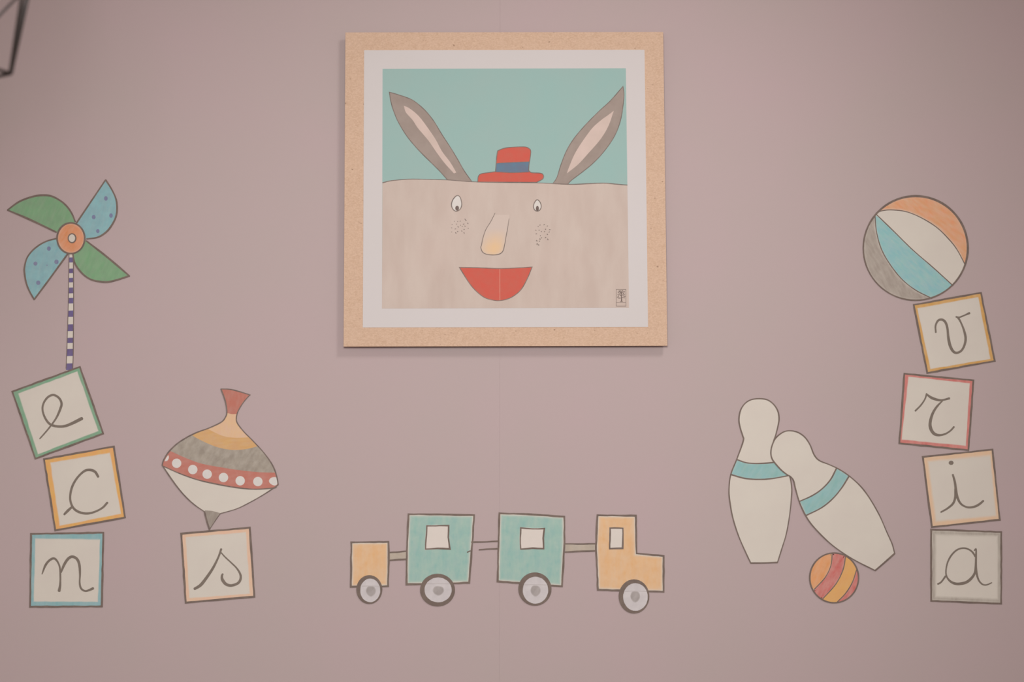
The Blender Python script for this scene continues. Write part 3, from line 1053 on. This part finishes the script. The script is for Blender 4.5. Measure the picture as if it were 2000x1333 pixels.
cb = car('train_carriage', 'teal carriage directly behind the orange engine', [(975.6, 1003.2), (1040, 1005.6), (1102, 1009.8), (1102.4, 1060), (1097.6, 1145.8), (1040, 1141.6), (972, 1136.2), (973.6, 1070)], 'tr_teal',
         [(1015.6, 1030), (1040, 1032), (1065, 1031.4), (1062.6, 1052), (1063.4, 1074), (1040, 1073), (1015.6, 1074.9), (1014.6, 1052)],
         ((1044.7, 1151.2, 32.5, 32.6), (1045.8, 1153.4, 25.6, 27), (1046, 1154.4, 10, 11.2), 1143), 13)
coupling(cb, [(1104, 1063), (1162, 1062.8), (1162, 1076.6), (1104, 1079)], True, 5)
en = car('train_engine', 'orange L-shaped engine with one window at the right end of the train', [(1167, 1007), (1241.6, 1008), (1243.4, 1081.8), (1296, 1086.6), (1296, 1156.6), (1240, 1155.4), (1167.8, 1152.6), (1164, 1066)], 'tr_orange',
         [(1190, 1030.6), (1218, 1030.9), (1217.5, 1073.2), (1189, 1074)],
         ((1238.2, 1165.6, 30, 33.4), (1241, 1166.8, 24.8, 27.7), (1240.6, 1165.8, 9.6, 11.4), 1155.6), 14)

# ------------------------------------------------------------------ bowling pins
MT['pin_teal'] = pencil('pencil_pin_teal', (142, 182, 178), 0.2, 0.6, (146, 186, 186))


def pin(label, segs, b1, b2, dz, seed):
    pth = join(*segs)
    t = thing('bowling_pin', label, 'bowling pin', base_of(pth), 'skittles on the pink wall')
    MB().slab(pth, T0, T1 + dz).build('body', MT['paper'], t)
    s1, s2 = smooth(b1, 5), smooth(b2, 5)
    bd = MB().feathered(s1 + list(reversed(s2)), T1 + dz, T2 + dz, ((0.0, 0.8), (1.8, 0.9), (3.6, 1.0))).build('band', MT['pin_teal'], t, 'teal band')
    mm = MB()
    mm.ribbon(s1, 2.6, T2 + dz, T3 + dz, seed=seed)
    mm.ribbon(s2, 2.6, T2 + dz, T3 + dz, seed=seed + 1)
    mm.build('band_outline', MT['ink'], bd)
    mm = MB()
    for k, sg in enumerate(segs):
        straight = len(sg) <= 3
        mm.ribbon(smooth(sg), 3.0 if straight else [2.0, 2.4, 2.6, 2.4, 2.2], T0, T3 + dz, seed=seed + k)
    mm.build('outline', MT['ink'], t)
    return t


pin('upright white bowling pin with a teal band, left of the leaning pin',
    [[(1466.2, 1100.4), (1492, 1100.2), (1518.4, 1099.2)],
     [(1518.4, 1099.2), (1526.8, 1072.5), (1535.4, 1044), (1541.8, 1008.4), (1545.6, 972.8), (1546, 951.4), (1542, 930), (1534, 912), (1518, 884), (1510, 868),
      (1515, 850), (1519.5, 831.6), (1521.4, 818), (1518.9, 803.2), (1510.8, 790.4), (1498.6, 781.6), (1482.4, 779.2), (1466.2, 781.6), (1454, 789.7),
      (1445.9, 803.2), (1443.2, 820.8), (1445.9, 837), (1450.6, 852), (1451.6, 862), (1439.4, 896.4), (1427.4, 927), (1423.8, 955.7), (1425.2, 978.5),
      (1431.4, 1012.7), (1442.8, 1048.3), (1457, 1081), (1466.2, 1100.4)]],
    [(1439.4, 898.4), (1458, 904.5), (1481, 906), (1510.8, 903.8), (1529, 900)], [(1427.4, 927.5), (1454, 934.9), (1481, 937), (1508, 935.4), (1541, 929.3)], 0.0, 21)
pin('tilted white bowling pin with a teal band, leaning on the upright pin',
    [[(1747, 1081.7), (1728, 1098.6), (1708.9, 1115)],
     [(1708.9, 1115), (1664.9, 1092.4), (1627.9, 1067.5), (1599.6, 1041.4), (1577.9, 1015.3), (1562.6, 984.9), (1553.9, 956.6), (1549.6, 939), (1543, 931),
      (1537.8, 928.2), (1525.6, 918.7), (1513.5, 905.2), (1507.6, 896.4), (1505.4, 885.6), (1507.4, 872), (1514.8, 856.4), (1529.7, 844.6), (1543.2, 842),
      (1558, 845.2), (1571.5, 854.5), (1581.7, 869.4), (1589.8, 889), (1599.9, 900.2), (1618.8, 907.9), (1638, 917), (1658.4, 930.5), (1680, 950),
      (1697.5, 972.9), (1717, 1006.6), (1732.3, 1041.4), (1742, 1063), (1747, 1081.7)]],
    [(1633.4, 915.4), (1621.4, 938), (1604, 956.6), (1584.4, 969.6), (1562, 979.6)], [(1657.8, 931), (1643, 954.4), (1625.7, 975), (1604, 992.5), (1574.4, 1007.3)], 0.0006, 31)

# ------------------------------------------------------------------ balls
def arc_between(cx, cy, rx, ry, p, q, through, n=26):
    """points on the ellipse from p to q passing the side of `through`"""
    ang = lambda s: math.atan2((s[1] - cy) / ry, (s[0] - cx) / rx)
    a, b, c = ang(p), ang(q), ang(through)
    d = (b - a) % (2 * math.pi)
    e = (c - a) % (2 * math.pi)
    if e > d:
        d -= 2 * math.pi
    return [(cx + rx * math.cos(a + d * i / n), cy + ry * math.sin(a + d * i / n)) for i in range(n + 1)]


def ball(name, label, c, lines, regions, lw, ow, seed):
    cx, cy, rx, ry = c
    t = thing(name, label, 'ball', base_of(ellipse(cx, cy, rx, ry)))
    MB().slab(ellipse(cx, cy, rx, ry, 60), T0, T1).build('body', MT['paper'], t)
    for lab, mat, poly, fe in regions:
        MB().feathered(poly, T1, T2, fe).build('segment', mat, t, lab)
    mm = MB()
    for k, l in enumerate(lines):
        mm.ribbon(smooth(l, 6), lw, T2, T3, seed=seed + k)
    mm.ribbon(ellipse(cx, cy, rx - 0.6, ry - 0.6, 72, math.radians(-150)), ow, T0, T4, True, 0.1, seed)
    mm.build('outline', MT['ink'], t)
    return t


MT['bb_orange'] = pencil('pencil_beach_orange', (224, 156, 116), 0.4, -0.85, (218, 160, 118))
MT['bb_blue'] = pencil('pencil_beach_blue', (142, 186, 190), 0.3, -0.8, (146, 190, 188))
MT['bb_grey'] = pencil('pencil_beach_grey', (160, 147, 137), 0.4, -0.5, (168, 155, 145))
BC = (1788, 485.2, 102.6, 102.4)
lA = [(1711, 416.4), (1724, 411.8), (1742.5, 410.5), (1770, 414), (1799.4, 426), (1828.7, 444.2), (1851.2, 465.8), (1868.4, 487.3), (1885, 518)]
lB = [(1710.5, 418.4), (1744.2, 451), (1782, 488.2), (1821.8, 522.7), (1861, 558.4)]
lC = [(1708.8, 421), (1711.4, 451), (1720, 483.9), (1735.6, 513.2), (1759.7, 544.3), (1787.3, 566.7), (1820, 583.4)]
sA, sB, sC = smooth(lA), smooth(lB), smooth(lC)
F1 = ((0.3, 0.35), (3.0, 0.85), (6.0, 1.0))
F2 = ((0.3, 0.6), (2.0, 0.95), (4.0, 1.0))
ball('beach_ball', 'large striped beach ball resting on top of block v', BC, [lA, lB, lC], [
    ('orange segment', MT['bb_orange'], sA + arc_between(*BC, lA[-1], lA[0], (1840, 390))[1:-1], F1),
    ('white segment', MT['paper'], sB + arc_between(*BC, lB[-1], lA[-1], (1880, 535))[1:-1] + list(reversed(sA)), ((0.5, 1), (1.0, 1))),
    ('light blue segment', MT['bb_blue'], sC + arc_between(*BC, lC[-1], lB[-1], (1842, 573))[1:-1] + list(reversed(sB))[:-1], F2),
    ('grey segment', MT['bb_grey'], sC + arc_between(*BC, lC[-1], lC[0], (1700, 540))[1:-1], F1)],
    1.9, [3.2, 4.4, 4.0, 4.4, 3.4, 3.0, 2.4, 2.4, 3.0], 41)
MT['sb_orange'] = pencil('pencil_ball_orange', (220, 154, 102), 0.25, 0.4, (226, 160, 112))
MT['sb_red'] = pencil('pencil_ball_red', (200, 104, 98), 0.35, 0.5, (206, 124, 116))
MT['sb_yellow'] = pencil('pencil_ball_yellow', (224, 170, 104), 0.12, 0.4, (222, 166, 106))
SBC = (1629, 1129.4, 48.2, 49.2)
l1 = [(1625.2, 1080.6), (1622.8, 1104.5), (1610.5, 1128.5), (1590.4, 1151.3), (1589, 1157)]
l1 = [(1625.2, 1080.6), (1622.8, 1104.5), (1611.5, 1128.5), (1590, 1152)]
l2 = [(1651.4, 1086.8), (1646.4, 1113.2), (1632.3, 1141.5), (1606.6, 1170.6)]
l3 = [(1673.4, 1111), (1665, 1137), (1651.8, 1159), (1634, 1177.6)]
s1, s2, s3 = smooth(l1), smooth(l2), smooth(l3)
ball('toy_ball', 'small orange, red and yellow striped ball under the leaning pin', SBC, [l1, l2, l3], [
    ('orange segment', MT['sb_orange'], s1 + arc_between(*SBC, l1[-1], l1[0], (1585, 1110))[1:-1], F2),
    ('red stripe', MT['sb_red'], s2 + arc_between(*SBC, l2[-1], l1[-1], (1596, 1164))[1:-1] + list(reversed(s1)) + arc_between(*SBC, l1[0], l2[0], (1638, 1080))[1:-1], F2),
    ('yellow stripe', MT['sb_yellow'], s3 + arc_between(*SBC, l3[-1], l2[-1], (1620, 1178))[1:-1] + list(reversed(s2)) + arc_between(*SBC, l2[0], l3[0], (1664, 1096))[1:-1], ((0.2, 0.9), (2, 1.0))),
    ('red segment', MT['sb_red'], s3 + arc_between(*SBC, l3[-1], l3[0], (1668, 1158))[1:-1], F2)],
    1.9, 2.8, 51)

# ------------------------------------------------------------------ wire pendant lamp, near the camera at the top left
MT['wire'] = mottled('dark_wire', (42, 34, 31), (50, 41, 38), 30.0, rough=0.5, spec=0.3)
MT['brass'] = mottled('dark_socket', (58, 50, 46), (66, 57, 52), 30.0, rough=0.45, spec=0.4)
MT['bulb'] = mottled('frosted_bulb', (222, 216, 208), (218, 211, 203), 10.0, rough=0.3, spec=0.5)


def rod(name, a, b, r, mat, parent, n=8):
    a, b = Vector(a), Vector(b)
    d = (b - a).normalized()
    u = d.cross(Vector((0.3, 0.9, 0.2))).normalized()
    v = d.cross(u)
    org = Vector(parent_origin(parent))
    vs, fs = [], []
    for p in (a, b):
        for i in range(n):
            t = 2 * math.pi * i / n
            vs.append(p + (u * math.cos(t) + v * math.sin(t)) * r - org)
    for i in range(n):
        j = (i + 1) % n
        fs.append((i, j, n + j, n + i))
    fs.append(tuple(reversed(range(n))))
    fs.append(tuple(range(n, 2 * n)))
    me = bpy.data.meshes.new(name)
    me.from_pydata([tuple(x) for x in vs], [], fs)
    me.materials.append(mat)
    for p in me.polygons[:n]:
        p.use_smooth = True
    o = bpy.data.objects.new(name, me)
    COL.objects.link(o)
    o.parent = parent
    return o


def lathe(name, c, prof, mat, parent, n=20):
    org = Vector(parent_origin(parent))
    vs, fs = [], []
    for r, z in prof:
        for i in range(n):
            t = 2 * math.pi * i / n
            vs.append((c[0] + r * math.cos(t) - org[0], c[1] + r * math.sin(t) - org[1], z - org[2]))
    for k in range(len(prof) - 1):
        for i in range(n):
            j = (i + 1) % n
            fs.append((k * n + i, k * n + j, (k + 1) * n + j, (k + 1) * n + i))
    me = bpy.data.meshes.new(name)
    me.from_pydata(vs, [], fs)
    me.materials.append(mat)
    for p in me.polygons:
        p.use_smooth = True
    o = bpy.data.objects.new(name, me)
    COL.objects.link(o)
    o.parent = parent
    return o


LD = 1.25
A0 = P(20.5, 144, LD)
R1, R2, H = 0.055, 0.091, 0.235
ctr = Vector((A0.x - R1, A0.y, A0.z))
tilt = math.radians(9)
low, high = [], []
for k in range(4):
    a = math.pi / 2 * k
    low.append(Vector((ctr.x + R1 * math.cos(a), ctr.y + R1 * math.sin(a), ctr.z + math.sin(tilt) * R1 * (1 - math.cos(a)))))
    for d in (-1, 1):
        g = a + d * math.radians(13)
        high.append(Vector((ctr.x + R2 * math.cos(g), ctr.y + R2 * math.sin(g), ctr.z + H)))
apex = Vector((ctr.x, ctr.y, ctr.z + H + 0.16))
lamp = thing('pendant_lamp', 'blurred dark wire cage of a hanging lamp, top left corner', 'lamp', tuple(ctr))
for k in range(4):
    rod('lower_ring_wire', low[k], low[(k + 1) % 4], 0.0020, MT['wire'], lamp)
    rod('cage_wire', low[k], high[2 * k], 0.0024, MT['wire'], lamp)
    rod('cage_wire', low[k], high[2 * k + 1], 0.0024, MT['wire'], lamp)
    if k % 2 == 0:
        rod('brace_wire', low[k + 1].lerp(low[(k + 2) % 4], 0.5), low[k].lerp(high[2 * k + 1], 0.45), 0.0015, MT['wire'], lamp)
for k in range(8):
    rod('upper_ring_wire', high[k], high[(k + 1) % 8], 0.0024, MT['wire'], lamp)
    if k % 2:
        rod('top_wire', high[k], apex, 0.0024, MT['wire'], lamp)
lathe('socket', apex, [(0.001, apex.z + 0.05), (0.014, apex.z + 0.045), (0.019, apex.z), (0.019, apex.z - 0.06), (0.001, apex.z - 0.06)], MT['brass'], lamp)
lathe('bulb', apex, [(0.012, apex.z - 0.06), (0.014, apex.z - 0.08), (0.03, apex.z - 0.115), (0.032, apex.z - 0.135), (0.022, apex.z - 0.16), (0.001, apex.z - 0.168)], MT['bulb'], lamp)
rod('cord', apex + Vector((0, 0, 0.045)), Vector((apex.x, apex.y, CEIL - 0.02)), 0.003, MT['wire'], lamp)
lathe('ceiling_rose', apex, [(0.001, CEIL - 0.035), (0.04, CEIL - 0.03), (0.05, CEIL), (0.001, CEIL)], MT['brass'], lamp)
